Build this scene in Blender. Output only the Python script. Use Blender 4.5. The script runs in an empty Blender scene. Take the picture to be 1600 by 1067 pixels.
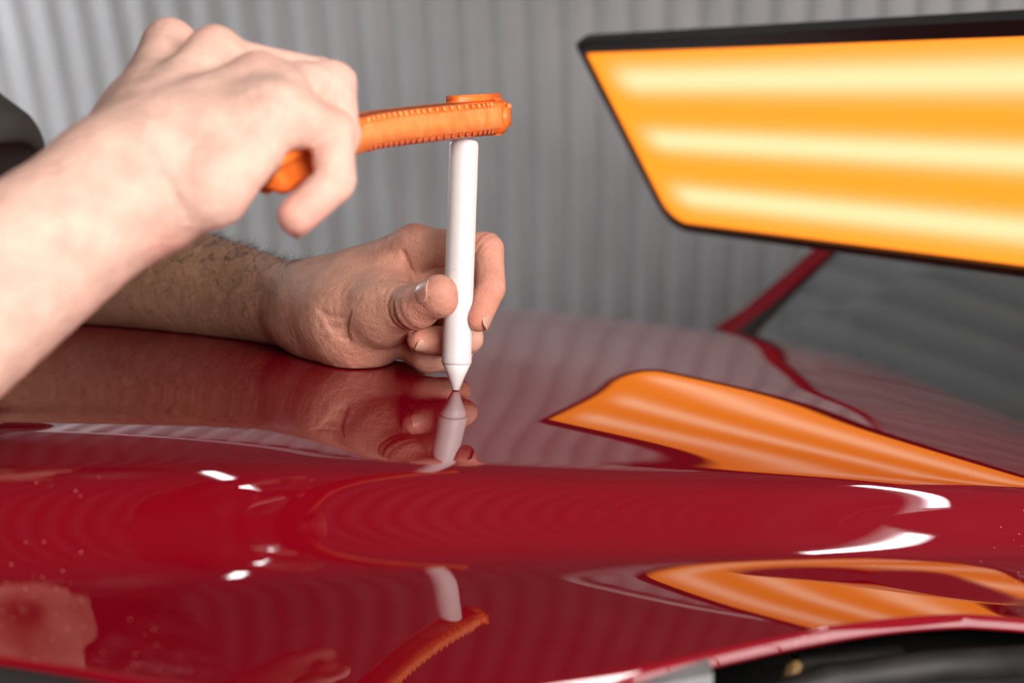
import bpy, bmesh, math, random
import numpy as np
from mathutils import Vector, Matrix

random.seed(7); RNG = np.random.default_rng(7)
scene = bpy.context.scene
COL = scene.collection

# ------------------------------------------------------------------ camera
# world frame: the tip of the white punch touches the hood at the origin, floor at FLOOR
FPX = 2222.0                                # focal length in pixels of the 1600 px wide frame
PITCH = math.radians(5.5)
CR = np.array([1.0, 0, 0]); CF = np.array([0, math.cos(PITCH), -math.sin(PITCH)]); CU = np.array([0, math.sin(PITCH), math.cos(PITCH)])
CAM = np.array([0.02835644, -0.71034101, 0.09316284])
FLOOR = -0.95
def ray(px, py):
    return (px - 800) / FPX * CR + (533.5 - py) / FPX * CU + CF
def pt(px, py, d):
    """world point seen at a pixel of the photograph, d metres deep"""
    return CAM + d * ray(px, py)
def cm(x, y, d):
    return CAM + x * CR + y * CU + d * CF

cam_data = bpy.data.cameras.new('camera'); cam = bpy.data.objects.new('camera', cam_data); COL.objects.link(cam)
cam.location = CAM; cam.rotation_euler = (math.pi / 2 - PITCH, 0, 0)
cam_data.sensor_width = 36; cam_data.lens = 36 * FPX / 1600; cam_data.clip_start = 0.02
cam_data.dof.use_dof = True; cam_data.dof.focus_distance = 0.70; cam_data.dof.aperture_fstop = 6.5
scene.camera = cam

# ------------------------------------------------------------------ world, exposure
world = bpy.data.worlds.new('world'); scene.world = world; world.use_nodes = True
world.node_tree.nodes['Background'].inputs[0].default_value = (0.6, 0.7, 0.8, 1)
world.node_tree.nodes['Background'].inputs[1].default_value = 0.3
scene.view_settings.view_transform = 'Standard'; scene.view_settings.look = 'None'
scene.view_settings.exposure = 0.10; scene.view_settings.gamma = 1; scene.view_settings.use_curve_mapping = False

scene.cycles.caustics_reflective = False; scene.cycles.caustics_refractive = False
# lights, seen and added (strengths used by the fixtures built below)
KEY_L = 15.0       # added glowing panels behind the camera, an unseen key light
HEM_L = 2.8      # added glowing door in the end wall, lights the hem of the hood
TUBE_L = 15.0     # fluorescent tubes
WASH_L = 300.0    # added tube out of view that brightens the back wall
LAMP_L = 1.12      # amber inspection lamp

# ------------------------------------------------------------------ materials
def mat(name, color=(0.5, 0.5, 0.5), rough=0.5, metal=0.0, **kw):
    m = bpy.data.materials.new(name); m.use_nodes = True
    b = m.node_tree.nodes['Principled BSDF']
    b.inputs['Base Color'].default_value = (*color, 1); b.inputs['Roughness'].default_value = rough; b.inputs['Metallic'].default_value = metal
    for k, v in kw.items():
        b.inputs[k.replace('_', ' ')].default_value = v
    return m
def nodes(m): return m.node_tree.nodes, m.node_tree.links, m.node_tree.nodes['Principled BSDF']
def noise_color(m, scale, c0, c1, detail=4, lo=0.35, hi=0.65, vec=None):
    N, L, b = nodes(m)
    tc = N.new('ShaderNodeTexCoord'); n = N.new('ShaderNodeTexNoise'); r = N.new('ShaderNodeValToRGB')
    n.inputs['Scale'].default_value = scale; n.inputs['Detail'].default_value = detail
    r.color_ramp.elements[0].position = lo; r.color_ramp.elements[1].position = hi
    r.color_ramp.elements[0].color = (*c0, 1); r.color_ramp.elements[1].color = (*c1, 1)
    L.new(tc.outputs['Object'], n.inputs['Vector']); L.new(n.outputs['Fac'], r.inputs['Fac']); L.new(r.outputs['Color'], b.inputs['Base Color'])
    return m
def bump(m, scale, strength, dist=0.001, detail=3, tex='noise'):
    N, L, b = nodes(m)
    tc = N.new('ShaderNodeTexCoord')
    if tex == 'noise':
        n = N.new('ShaderNodeTexNoise'); n.inputs['Detail'].default_value = detail; out = n.outputs['Fac']
    else:
        n = N.new('ShaderNodeTexVoronoi'); n.feature = 'DISTANCE_TO_EDGE'; out = n.outputs['Distance']
    n.inputs['Scale'].default_value = scale
    bp = N.new('ShaderNodeBump'); bp.inputs['Strength'].default_value = strength; bp.inputs['Distance'].default_value = dist
    L.new(tc.outputs['Object'], n.inputs['Vector']); L.new(out, bp.inputs['Height'])
    if b.inputs['Normal'].links: L.new(b.inputs['Normal'].links[0].from_socket, bp.inputs['Normal'])
    L.new(bp.outputs['Normal'], b.inputs['Normal'])
    return m
def emit(name, color, strength):
    m = bpy.data.materials.new(name); m.use_nodes = True; N, L = m.node_tree.nodes, m.node_tree.links
    N.remove(N['Principled BSDF']); e = N.new('ShaderNodeEmission')
    e.inputs[0].default_value = (*color, 1); e.inputs[1].default_value = strength
    L.new(e.outputs[0], N['Material Output'].inputs[0]); return m

M = {}
# car paint: red metallic base, fine dust specks, thick gloss clear coat
m = mat('red_car_paint', (0.20, 0.0008, 0.008), 0.35, 0.0, Coat_Weight=1.0, Coat_Roughness=0.012, Coat_IOR=2.0, Specular_IOR_Level=0.0); M['paint'] = m
N, L, b = nodes(m)
tc = N.new('ShaderNodeTexCoord'); v = N.new('ShaderNodeTexVoronoi'); v.inputs['Scale'].default_value = 260
vc = N.new('ShaderNodeTexVoronoi'); vc.inputs['Scale'].default_value = 260
lt = N.new('ShaderNodeMath'); lt.operation = 'LESS_THAN'; lt.inputs[1].default_value = 0.075
n2 = N.new('ShaderNodeTexNoise'); n2.inputs['Scale'].default_value = 9
gt = N.new('ShaderNodeMath'); gt.operation = 'GREATER_THAN'; gt.inputs[1].default_value = 0.57
mu = N.new('ShaderNodeMath'); mu.operation = 'MULTIPLY'
mx = N.new('ShaderNodeMix'); mx.data_type = 'RGBA'; mx.inputs[6].default_value = (0.20, 0.0008, 0.008, 1); mx.inputs[7].default_value = (0.75, 0.42, 0.35, 1)
L.new(tc.outputs['Object'], v.inputs['Vector']); L.new(v.outputs['Distance'], lt.inputs[0]); L.new(tc.outputs['Object'], n2.inputs['Vector'])
L.new(n2.outputs['Fac'], gt.inputs[0]); L.new(lt.outputs[0], mu.inputs[0]); L.new(gt.outputs[0], mu.inputs[1]); L.new(mu.outputs[0], mx.inputs[0]); L.new(mx.outputs[2], b.inputs['Base Color'])
N.remove(vc)
M['black'] = bump(mat('black_plastic', (0.012, 0.011, 0.010), 0.45), 900, 0.2, 0.0003)
M['rubber'] = mat('black_rubber', (0.010, 0.010, 0.010), 0.7)
M['bay'] = noise_color(mat('engine_bay_black', (0.01, 0.01, 0.01), 0.6), 30, (0.006, 0.006, 0.006), (0.02, 0.018, 0.016))
M['grey_plastic'] = noise_color(mat('grey_plastic', (0.2, 0.2, 0.2), 0.5), 60, (0.16, 0.16, 0.16), (0.24, 0.24, 0.24))
M['tan'] = mat('tan_plastic', (0.16, 0.09, 0.03), 0.5)
M['aluminium'] = mat('dark_aluminium', (0.10, 0.085, 0.075), 0.45, 0.6)
M['concrete'] = bump(noise_color(mat('concrete', (0.3, 0.3, 0.3), 0.7), 3, (0.07, 0.07, 0.07), (0.12, 0.118, 0.114)), 40, 0.3, 0.004)
M['sheet'] = noise_color(mat('galvanised_sheet', (0.45, 0.45, 0.46), 0.42, 0.35), 2.5, (0.50, 0.50, 0.51), (0.58, 0.58, 0.59))
M['dark_sheet'] = noise_color(mat('dark_corrugated_sheet', (0.1, 0.1, 0.1), 0.6, 0.2), 2.5, (0.075, 0.072, 0.072), (0.11, 0.106, 0.106))  # kept dark so the roof stays dim and the hall bounces little light
M['white_fixture'] = mat('white_enamel', (0.8, 0.8, 0.8), 0.4)
M['tube'] = emit('fluorescent_tube', (0.97, 0.98, 1.0), TUBE_L)
M['hem_glow'] = emit('added_door_glow', (1.0, 0.95, 0.93), HEM_L)
M['tube_added'] = emit('added_wash_tube', (0.97, 0.98, 1.0), WASH_L)
M['key_glow'] = emit('added_key_panel', (1.0, 0.93, 0.90), KEY_L)
m = mat('white_nylon', (0.80, 0.77, 0.76), 0.38, Subsurface_Weight=0.25, Subsurface_Radius=(0.004, 0.003, 0.003), Subsurface_Scale=1.0); M['nylon'] = m
N, L, b = nodes(m)
tc = N.new('ShaderNodeTexCoord'); v = N.new('ShaderNodeTexVoronoi'); v.inputs['Scale'].default_value = 330
lt = N.new('ShaderNodeMath'); lt.operation = 'LESS_THAN'; lt.inputs[1].default_value = 0.11
n2 = N.new('ShaderNodeTexNoise'); n2.inputs['Scale'].default_value = 55; gt = N.new('ShaderNodeMapRange'); gt.inputs[1].default_value = 0.52; gt.inputs[2].default_value = 0.66
mu = N.new('ShaderNodeMath'); mu.operation = 'MULTIPLY'
mx = N.new('ShaderNodeMix'); mx.data_type = 'RGBA'; mx.inputs[6].default_value = (0.66, 0.62, 0.61, 1); mx.inputs[7].default_value = (0.40, 0.22, 0.16, 1)
L.new(tc.outputs['Object'], v.inputs['Vector']); L.new(v.outputs['Distance'], lt.inputs[0]); L.new(tc.outputs['Object'], n2.inputs['Vector']); L.new(n2.outputs['Fac'], gt.inputs[0])
L.new(lt.outputs[0], mu.inputs[0]); L.new(gt.outputs[0], mu.inputs[1]); L.new(mu.outputs[0], mx.inputs[0]); L.new(mx.outputs[2], b.inputs['Base Color'])
M['orange'] = bump(noise_color(mat('orange_plastic', (0.85, 0.16, 0.015), 0.42), 70, (0.80, 0.13, 0.012), (0.90, 0.21, 0.03)), 300, 0.25, 0.0005)
M['orange_pale'] = bump(noise_color(mat('pale_orange_plastic', (0.9, 0.3, 0.08), 0.5), 120, (0.88, 0.22, 0.045), (0.92, 0.31, 0.09)), 300, 0.2, 0.0004)
M['orange_dark'] = mat('dark_orange_plastic', (0.40, 0.075, 0.02), 0.6)  # darker orange for the lower row of teeth
M['shirt'] = bump(noise_color(mat('dark_cotton', (0.02, 0.018, 0.016), 0.9), 30, (0.017, 0.014, 0.012), (0.028, 0.024, 0.021)), 700, 0.4, 0.0006)
M['trousers'] = noise_color(mat('dark_denim', (0.02, 0.022, 0.03), 0.9), 40, (0.015, 0.017, 0.024), (0.03, 0.033, 0.042))
M['hair'] = bump(mat('dark_brown_hair', (0.012, 0.008, 0.006), 0.55), 220, 0.6, 0.002)
M['body_hair'] = mat('body_hair', (0.035, 0.018, 0.010), 0.5)
M['nail'] = mat('fingernail', (0.50, 0.27, 0.20), 0.42, Subsurface_Weight=0.15, Subsurface_Radius=(0.003, 0.001, 0.0006), Subsurface_Scale=1.0)
M['eye'] = mat('eye_white', (0.7, 0.68, 0.65), 0.1)
M['shoe'] = mat('black_leather', (0.012, 0.011, 0.010), 0.45)
# skin: colour attribute for tone, procedural pores and mottling
m = mat('skin', (0.6, 0.35, 0.26), 0.58, Subsurface_Weight=0.12, Subsurface_Radius=(0.006, 0.0025, 0.0012), Subsurface_Scale=1.0); M['skin'] = m
m.node_tree.nodes['Principled BSDF'].inputs['Specular IOR Level'].default_value = 0.32
N, L, b = nodes(m)
at = N.new('ShaderNodeAttribute'); at.attribute_name = 'tone'
tc = N.new('ShaderNodeTexCoord'); n1 = N.new('ShaderNodeTexNoise'); n1.inputs['Scale'].default_value = 95; n1.inputs['Detail'].default_value = 5
mr = N.new('ShaderNodeMapRange'); mr.inputs[1].default_value = 0.3; mr.inputs[2].default_value = 0.7; mr.inputs[3].default_value = 0.84; mr.inputs[4].default_value = 1.12
hs = N.new('ShaderNodeMix'); hs.data_type = 'RGBA'; hs.blend_type = 'MULTIPLY'; hs.inputs[0].default_value = 1.0
L.new(tc.outputs['Object'], n1.inputs['Vector']); L.new(n1.outputs['Fac'], mr.inputs[0]); L.new(at.outputs['Color'], hs.inputs[6]); L.new(mr.outputs[0], hs.inputs[7]); L.new(hs.outputs[2], b.inputs['Base Color'])
bump(m, 900, 0.8, 0.0006, 2, 'voronoi'); bump(m, 260, 0.6, 0.0012, 6)

def unit(v): v = np.asarray(v, float); return v / np.linalg.norm(v)
# ------------------------------------------------------------------ object helpers
def tag(o, label=None, cat=None, group=None, kind=None):
    for k, v in (('label', label), ('category', cat), ('group', group), ('kind', kind)):
        if v: o[k] = v
    return o
def empty(name, loc=(0, 0, 0)):
    o = bpy.data.objects.new(name, None); COL.objects.link(o); o.location = loc; o.empty_display_size = 0.05; return o
def mesh_obj(name, verts, faces, material, parent=None, smooth=True):
    me = bpy.data.meshes.new(name); me.from_pydata([tuple(map(float, v)) for v in verts], [], [tuple(map(int, f)) for f in faces]); me.update()
    return link(name, me, material, parent, smooth)
def link(name, me, material, parent=None, smooth=True):
    if smooth: me.polygons.foreach_set('use_smooth', np.ones(len(me.polygons), dtype=bool))
    me.materials.append(material)
    o = bpy.data.objects.new(name, me); COL.objects.link(o)
    if parent is not None:
        o.parent = parent
        ml = Matrix.Translation(parent_world(parent)); o.matrix_parent_inverse = ml.inverted()
    return o
def parent_world(p):
    return Vector(p.location) if p.type == 'EMPTY' else Vector((0, 0, 0))      # part meshes keep their vertices in world space
def bm_obj(name, bm, material, parent=None, smooth=True):
    me = bpy.data.meshes.new(name); bm.normal_update(); bm.to_mesh(me); bm.free(); return link(name, me, material, parent, smooth)
def np_mesh(name, V, Q, material, parent=None):
    me = bpy.data.meshes.new(name)
    me.vertices.add(len(V)); me.vertices.foreach_set('co', np.asarray(V, np.float32).ravel())
    k = Q.shape[1]; me.loops.add(len(Q) * k); me.loops.foreach_set('vertex_index', np.asarray(Q, np.int32).ravel())
    me.polygons.add(len(Q)); me.polygons.foreach_set('loop_start', np.arange(0, len(Q) * k, k, dtype=np.int32)); me.polygons.foreach_set('loop_total', np.full(len(Q), k, np.int32))
    me.update(calc_edges=True); me.validate()
    return link(name, me, material, parent)
def frame_from(z):
    z = Vector(z).normalized(); a = Vector((0, 0, 1)) if abs(z.z) < 0.9 else Vector((0, 1, 0))
    x = a.cross(z).normalized(); return x, z.cross(x).normalized(), z
def add_box(bm, c, ex, ey, ez, bev=0.0, seg=2):
    """box with centre c and half-extent vectors ex, ey, ez"""
    c, ex, ey, ez = map(Vector, (c, ex, ey, ez))
    vs = [bm.verts.new(c + sx * ex + sy * ey + sz * ez) for sx in (-1, 1) for sy in (-1, 1) for sz in (-1, 1)]
    fs = [bm.faces.new([vs[i] for i in f]) for f in ((0, 1, 3, 2), (4, 6, 7, 5), (0, 4, 5, 1), (2, 3, 7, 6), (0, 2, 6, 4), (1, 5, 7, 3))]
    bmesh.ops.recalc_face_normals(bm, faces=fs)
    if bev:
        es = {e for f in fs for e in f.edges}
        bmesh.ops.bevel(bm, geom=list(es), offset=bev, segments=seg, affect='EDGES')
def add_tube(bm, pts, r, n=10, caps=True):
    pts = [Vector(p) for p in pts]; rs = [float(v) for v in r] if hasattr(r, "__len__") else [float(r)] * len(pts); rings = []
    up = None
    for i, p in enumerate(pts):
        t = (pts[min(i + 1, len(pts) - 1)] - pts[max(i - 1, 0)]).normalized()
        if up is None: x, y, _ = frame_from(t)
        else: y = t.cross(up).normalized(); x = y.cross(t).normalized()
        up = x
        rings.append([bm.verts.new(p + rs[i] * (math.cos(a) * x + math.sin(a) * y)) for a in (2 * math.pi * k / n for k in range(n))])
    for a, b in zip(rings, rings[1:]):
        for k in range(n): bm.faces.new((a[k], a[(k + 1) % n], b[(k + 1) % n], b[k]))
    if caps: bm.faces.new(rings[0][::-1]); bm.faces.new(rings[-1])
def add_lathe(bm, base, axis, prof, n=48):
    """prof: (radius, height) pairs along axis from base"""
    x, y, z = frame_from(axis); base = Vector(base); rings = []
    for r, h in ((float(a), float(b)) for a, b in prof):
        rings.append([bm.verts.new(base + h * z + r * (math.cos(a) * x + math.sin(a) * y)) for a in (2 * math.pi * k / n for k in range(n))])
    for a, b in zip(rings, rings[1:]):
        for k in range(n): bm.faces.new((a[k], a[(k + 1) % n], b[(k + 1) % n], b[k]))
    bm.faces.new(rings[0][::-1]); bm.faces.new(rings[-1])

# ------------------------------------------------------------------ the hall: arched corrugated shed
PSI = math.radians(6.4); HC, HS = math.cos(PSI), math.sin(PSI)
def hall(a, y, z):                     # hall axes: a along the shed, y across, z above the floor
    return np.array([a * HC + y * HS, -a * HS + y * HC, z + FLOOR])
R_ARCH = 3.75
def arch_sheet(name, th0, th1, a0, a1, material, nth=40, period=0.098, amp=0.014, per=10):
    na = int(round((a1 - a0) / period * per)); aa = np.linspace(a0, a1, na + 1); th = np.linspace(th0, th1, nth + 1)
    A, T = np.meshgrid(aa, th)
    ph = 2 * np.pi * A / period; w = np.sin(ph) + 0.22 * np.sin(3 * ph + 0.4)
    r = R_ARCH - amp * w
    Y, Z = r * np.cos(T), r * np.sin(T)
    V = np.stack([A * HC + Y * HS, -A * HS + Y * HC, Z + FLOOR], -1).reshape(-1, 3)
    i = np.arange(nth)[:, None] * (na + 1) + np.arange(na)[None, :]
    Q = np.stack([i, i + na + 1, i + na + 2, i + 1], -1).reshape(-1, 4)
    return tag(np_mesh(name, V, Q, material), kind='structure')
A0, A1 = -4.2, 5.2
arch_sheet('wall_back', 0.0, math.radians(39), A0, A1, M['sheet'])
arch_sheet('ceiling', math.radians(39), math.radians(118), A0, A1, M['dark_sheet'], 60, amp=.007)
# front side of the arch, with added glowing panels, an unseen key light, set between the opaque sheets
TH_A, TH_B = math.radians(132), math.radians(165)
arch_sheet('trim_1', math.radians(118), TH_A, A0, A1, M['dark_sheet'], 12)
arch_sheet('wall_front', TH_B, math.pi, A0, A1, M['dark_sheet'], 16)
KEYP = [(0.9, 4.9)]
edges = [A0] + [x for p in KEYP for x in p] + [A1]
for k in range(0, len(edges), 2):
    arch_sheet('trim_%d' % (2 + k // 2), TH_A, TH_B, edges[k], edges[k + 1], M['dark_sheet'], 16)
for k, (p0, p1) in enumerate(KEYP):
    arch_sheet('glow_panel_%d' % (k + 1), TH_A, TH_B, p0, p1, M['key_glow'], 16, per=6)
for nm, a in (('wall_left', A0), ('wall_right', A1)):
    vs = [hall(a, R_ARCH * math.cos(t), R_ARCH * math.sin(t)) for t in np.linspace(0, math.pi, 33)]
    vs2 = [v + np.array([HC, -HS, 0]) * (0.05 if a > 0 else -0.05) for v in vs]
    n = len(vs); fs = [list(range(n)), list(range(2 * n - 1, n - 1, -1))] + [[i, i + n, (i + 1) % n + n, (i + 1) % n] for i in range(n)]
    tag(mesh_obj(nm, vs + vs2, fs, M['dark_sheet'], smooth=False), kind='structure')
# added door in the right end wall: four glowing panes light the hood hem
e_y, e_a = np.array([HS, HC, 0]), np.array([HC, -HS, 0])
bm = bmesh.new()
for yy in (-3.0, -2.33, -1.66, -.99, -.32): add_box(bm, hall(A1 - .03, yy, 1.12), e_a * .02, e_y * .012, (0, 0, 1.12))
for zz in (.03, 2.21): add_box(bm, hall(A1 - .03, -1.66, zz), e_a * .02, e_y * 1.37, (0, 0, .03))
dr = tag(bm_obj('added_door_1', bm, M['aluminium'], smooth=False), kind='structure')
for yy in (-2.665, -1.995, -1.325, -.655):
    bm = bmesh.new(); add_box(bm, hall(A1 - .028, yy, 1.12), e_a * .006, e_y * .320, (0, 0, 1.055)); bm_obj('glow_pane', bm, M['hem_glow'], dr, False)
bm = bmesh.new(); c = hall((A0 + A1) / 2, 0, -0.05)
add_box(bm, c, (HC * 4.9, -HS * 4.9, 0), (HS * 3.9, HC * 3.9, 0), (0, 0, 0.05))
tag(bm_obj('floor', bm, M['concrete'], smooth=False), kind='structure')
# horizontal purlin along the back wall, above the picture, seen mirrored in the paint
def arch_pt(a, th, r=R_ARCH): return hall(a, r * math.cos(th), r * math.sin(th))
bm = bmesh.new(); th = math.radians(39)
add_tube(bm, [arch_pt(A0, th, R_ARCH - 0.05), arch_pt(A1, th, R_ARCH - 0.05)], 0.03, 8)
tag(bm_obj('trim_9', bm, M['sheet']), kind='structure')
# fluorescent battens hung under the arch; third one added to brighten the wall
FIX = [((-.27, .85, 1.75), (-.27, .963), 'white tube batten hung under the arch above the man'), ((1.60, 1.20, 1.75), (-.33, .944), 'white tube batten hung under the arch above the car roof'),
       (hall(-2.65, 2.30, 2.05), (HC, -HS), 'added tube batten low beside the back wall, brightening it')]
for (c, dr, lab) in FIX:
    c = np.array(c); e0 = empty('tube_light', c); tag(e0, lab, 'light', 'fluorescent battens under the roof')
    ax = unit((*dr, 0)); sd = np.array([-ax[1], ax[0], 0])
    bm = bmesh.new(); add_box(bm, c + np.array([0, 0, 0.05]), ax * 0.62, sd * .035, (0, 0, 0.025), 0.006); bm_obj('batten', bm, M['white_fixture'], e0)
    bm = bmesh.new(); add_tube(bm, [c - ax * 0.59, c + ax * 0.59], 0.018, 12); bm_obj('tube', bm, M['tube_added'] if 'low' in lab else M['tube'], e0)
    for s in (-1, 1):
        bm = bmesh.new(); add_box(bm, c + ax * s * 0.60 + np.array([0, 0, 0.005]), ax * 0.012, sd * .022, (0, 0, 0.03), 0.004); bm_obj('tube_holder', bm, M['white_fixture'], e0)
        bm = bmesh.new(); p = c + ax * s * 0.5; yh = p[0] * HS + p[1] * HC; top = math.sqrt(R_ARCH ** 2 - yh * yh) - (p[2] - FLOOR)
        add_tube(bm, [p + np.array([0, 0, 0.07]), p + np.array([0, 0, top])], 0.006, 8); bm_obj('hanger_rod', bm, M['aluminium'], e0)

# ------------------------------------------------------------------ the hood surface
KY = np.array([-.40, -.14, -.10, -.07, -.04, -.01, .03, .08, .15, .3, .6, 1.3])
KS = np.array([.0917, .0917, .0899, .0888, .0884, .0737, .0619, .0604, .0212, .0196, -.0873, -.192])
YY = np.linspace(-.5, 1.5, 4001); dY = YY[1] - YY[0]
def gauss(a, s):
    n = int(4 * s / dY); k = np.exp(-0.5 * (np.arange(-n, n + 1) * dY / s) ** 2); k /= k.sum()
    return np.convolve(np.pad(a, n, mode='edge'), k, 'valid')
_s0 = np.interp(YY, KY, KS); _w = np.clip((YY - .10) / .20, 0, 1); _w = _w * _w * (3 - 2 * _w); SL = gauss(_s0, 0.018) * (1 - _w) + gauss(_s0, 0.09) * _w
def integ(s, at=0.0):
    z = np.concatenate([[0], np.cumsum((s[1:] + s[:-1]) / 2 * dY)]); return z - np.interp(at, YY, z)
ZL = integ(SL)
_b0 = np.interp(YY, [-.36, -.24, -.17, -.12, -.06, 0, .1, .4, 1.3], [.05, -.01, -.08, -.1121, -.071, -.0705, -.0772, -.11, .0707]); BL = gauss(_b0, 0.02) * (1 - _w) + gauss(_b0, 0.09) * _w
def z_top(X, Y):
    return np.interp(Y, YY, ZL) + np.interp(Y, YY, BL) * X + (-.222 + .0049 * np.maximum(Y, -.1)) * X * X
def trace(fn, px, py, t0=.36, t1=2.0):
    r = ray(px, py); ts = np.linspace(t0, t1, 1600); P = CAM + ts[:, None] * r; h = P[:, 2] - fn(P[:, 0], P[:, 1])
    i = int((h < 0).argmax()); i = max(i, 1); a, b = h[i - 1], h[i]; t = ts[i - 1] + (ts[i] - ts[i - 1]) * a / (a - b); return CAM + t * r
CRP = np.array([trace(z_top, x, y) for x, y in ((-150, 739), (0, 735), (350, 729), (700, 726), (1000, 729), (1300, 745), (1600, 766), (1800, 780))])
cpoly = np.polyfit(CRP[:, 0], CRP[:, 1], 3)
def y_crease(X): return np.polyval(cpoly, np.clip(X, -0.36, 0.34))
VV = np.linspace(-.1, .5, 2401); dV = VV[1] - VV[0]
ex = np.interp(VV, [-.1, -.004, .008, .020, .036, .050, .064, .078, .12, .17, .5], [0, 0, .16, .46, .56, .42, .10, .045, .09, .16, .5])
kk = np.exp(-0.5 * (np.arange(-40, 41) * dV / 0.0035) ** 2); kk /= kk.sum(); ex = np.convolve(np.pad(ex, 40, mode='edge'), kk, 'valid')
DROP = np.concatenate([[0], np.cumsum((ex[1:] + ex[:-1]) / 2 * dV)])
W_LIP = 0.064                              # across the roll: from the crease to the start of the lip
SX, SV = np.array([-1.0, 1.0]), np.array([1.0, 1.0])
def z_hood(X, Y):
    s = np.interp(X, SX, SV); return z_top(X, Y) - s * np.interp((y_crease(X) - Y) / s, VV, DROP)
_sx, _sv = [], []
for (x, y) in ((-150, 918), (0, 912), (300, 905), (700, 887), (1100, 879), (1600, 868)):
    lo, hi = .3, 3.0
    for _ in range(24):                    # width of the roll that puts the lip where it is seen
        mid = (lo + hi) / 2; SV = np.array([mid, mid]); P = trace(z_hood, x, y, .3)
        if (float(y_crease(P[0])) - P[1]) / mid > W_LIP: lo = mid
        else: hi = mid
    _sx.append(P[0]); _sv.append(mid)
spoly = np.polyfit(_sx, _sv, 2)
SX = np.linspace(-.7, .5, 241); SV = np.polyval(spoly, np.clip(SX, _sx[0], _sx[-1]))
EDP = np.array([trace(z_hood, x, y, .3) for x, y in ((-150, 1012), (0, 1032), (170, 1050), (340, 1066), (600, 1092), (800, 1085), (900, 1065), (1000, 1036), (1200, 991), (1400, 970), (1600, 961))])
eord = np.argsort(EDP[:, 0]); EDX, EDY = EDP[eord, 0], EDP[eord, 1]
epoly = np.polyfit(EDX, EDY, 5)
def y_edge(X):
    Xc = np.clip(X, EDX[0], EDX[-1]); return np.polyval(epoly, Xc) + np.where(X > EDX[-1], (X - EDX[-1]) * 0.12, 0.0) + np.where(X < EDX[0], -(X - EDX[0]) * 0.10, 0.0)
X_REAR, X_FRONT = 0.352, -0.60
def build_hood(parent):
    xs = np.concatenate([np.linspace(X_FRONT, -.3, 50)[:-1], np.linspace(-.3, X_REAR, 300)])
    ye = y_edge(xs); yc = y_crease(xs)
    u = np.concatenate([np.linspace(0, 1, 150)[:-1] , 1 + np.linspace(0, 1, 110) ** 1.6 * 1.0])
    rows = []
    for uu in u:
        y = ye + (yc + .02 - ye) * uu if uu <= 1 else (yc + .02) + (1.22 - (yc + .02)) * (uu - 1)
        xx = xs + np.clip((xs - .2) / (X_REAR - .2), 0, 1) * (np.interp(y, [-.12, 1.14], [.070, -.012])); rows.append(np.stack([xx, y, z_hood(xx, y)], -1))
    # hem: the sheet rolls over its near edge and folds back underneath
    e0 = rows[0]; hem = []
    sl_e = np.gradient(ye, xs); nx_ = np.stack([sl_e, -np.ones_like(xs), 0 * xs], -1); nx_ /= np.linalg.norm(nx_, axis=1, keepdims=True)
    for (o_, d_) in ((.0003, .0002), (.0006, .0006), (.0014, .0040), (.0015, .0046), (.0012, .0052), (.0003, .0054)): hem.append(e0 + nx_ * o_ + np.array([0, 0, -d_]))
    hem.append(hem[-1] + np.array([0, .020, 0.001])); hem.append(hem[-1] + np.array([0, .001, .003]))
    # underside skin of the panel
    under = []
    for k in (60, 149, 175, 210, 240, 258): under.append(rows[k] - np.array([0, 0, .012]))
    G = np.stack(hem[::-1] + rows, 0); nr, nx = G.shape[:2]
    i = np.arange(nr - 1)[:, None] * nx + np.arange(nx - 1)[None, :]
    Q = np.stack([i, i + 1, i + nx + 1, i + nx], -1).reshape(-1, 4)
    hood = np_mesh('hood', G.reshape(-1, 3), Q, M['paint'], parent)
    Gu = np.stack([rows[40] - np.array([0, 0, .006])] + under, 0); nr = Gu.shape[0]
    i = np.arange(nr - 1)[:, None] * nx + np.arange(nx - 1)[None, :]
    Q = np.stack([i, i + nx, i + nx + 1, i + 1], -1).reshape(-1, 4)
    np_mesh('hood_liner', Gu.reshape(-1, 3), Q, M['bay'], hood)
    return hood

car = empty('car', (0.1, 0.4, FLOOR))
tag(car, 'glossy red car seen across its hood, windscreen at the right', 'car')
hood = build_hood(car)
hood['label'] = 'glossy red hood with a rolled crease'
def hz(x, y): return float(z_hood(np.array([x]), np.array([y]))[0])

# cowl, windscreen, far pillar and roof
def q(name, pts, thick, material, parent, smooth=False):
    """slab from a polygon, thickened along its normal"""
    P = [Vector(p) for p in pts]; n = (P[1] - P[0]).cross(P[-1] - P[0]).normalized() * thick
    vs = P + [p - n for p in P]; k = len(P)
    fs = [list(range(k)), list(range(2 * k - 1, k - 1, -1))] + [[i, i + k, (i + 1) % k + k, (i + 1) % k] for i in range(k)]
    return mesh_obj(name, vs, fs, material, parent, smooth)
Wbf = pt(1172, 527, 1.86); Wbn = np.array([.430, -.13, hz(.425, -.13) + .004])          # windscreen base, far and near
bd = (Wbn - Wbf)
Wtf = Wbf + (pt(1400, 306, 1.95) - Wbf) * 2.0; Wtn = Wbn + (Wtf - Wbf) + np.array([.02, .10, .012])
m = mat('windscreen_glass', (0.02, 0.025, 0.026), 0.03); M['glass'] = m
b = m.node_tree.nodes['Principled BSDF']; b.inputs['Transmission Weight'].default_value = 0.75; b.inputs['IOR'].default_value = 1.5; b.inputs['Base Color'].default_value = (0.22, 0.26, 0.26, 1)
ws = q('windscreen', [Wbf, Wbn, Wtn, Wtf], 0.005, M['glass'], car)
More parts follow.
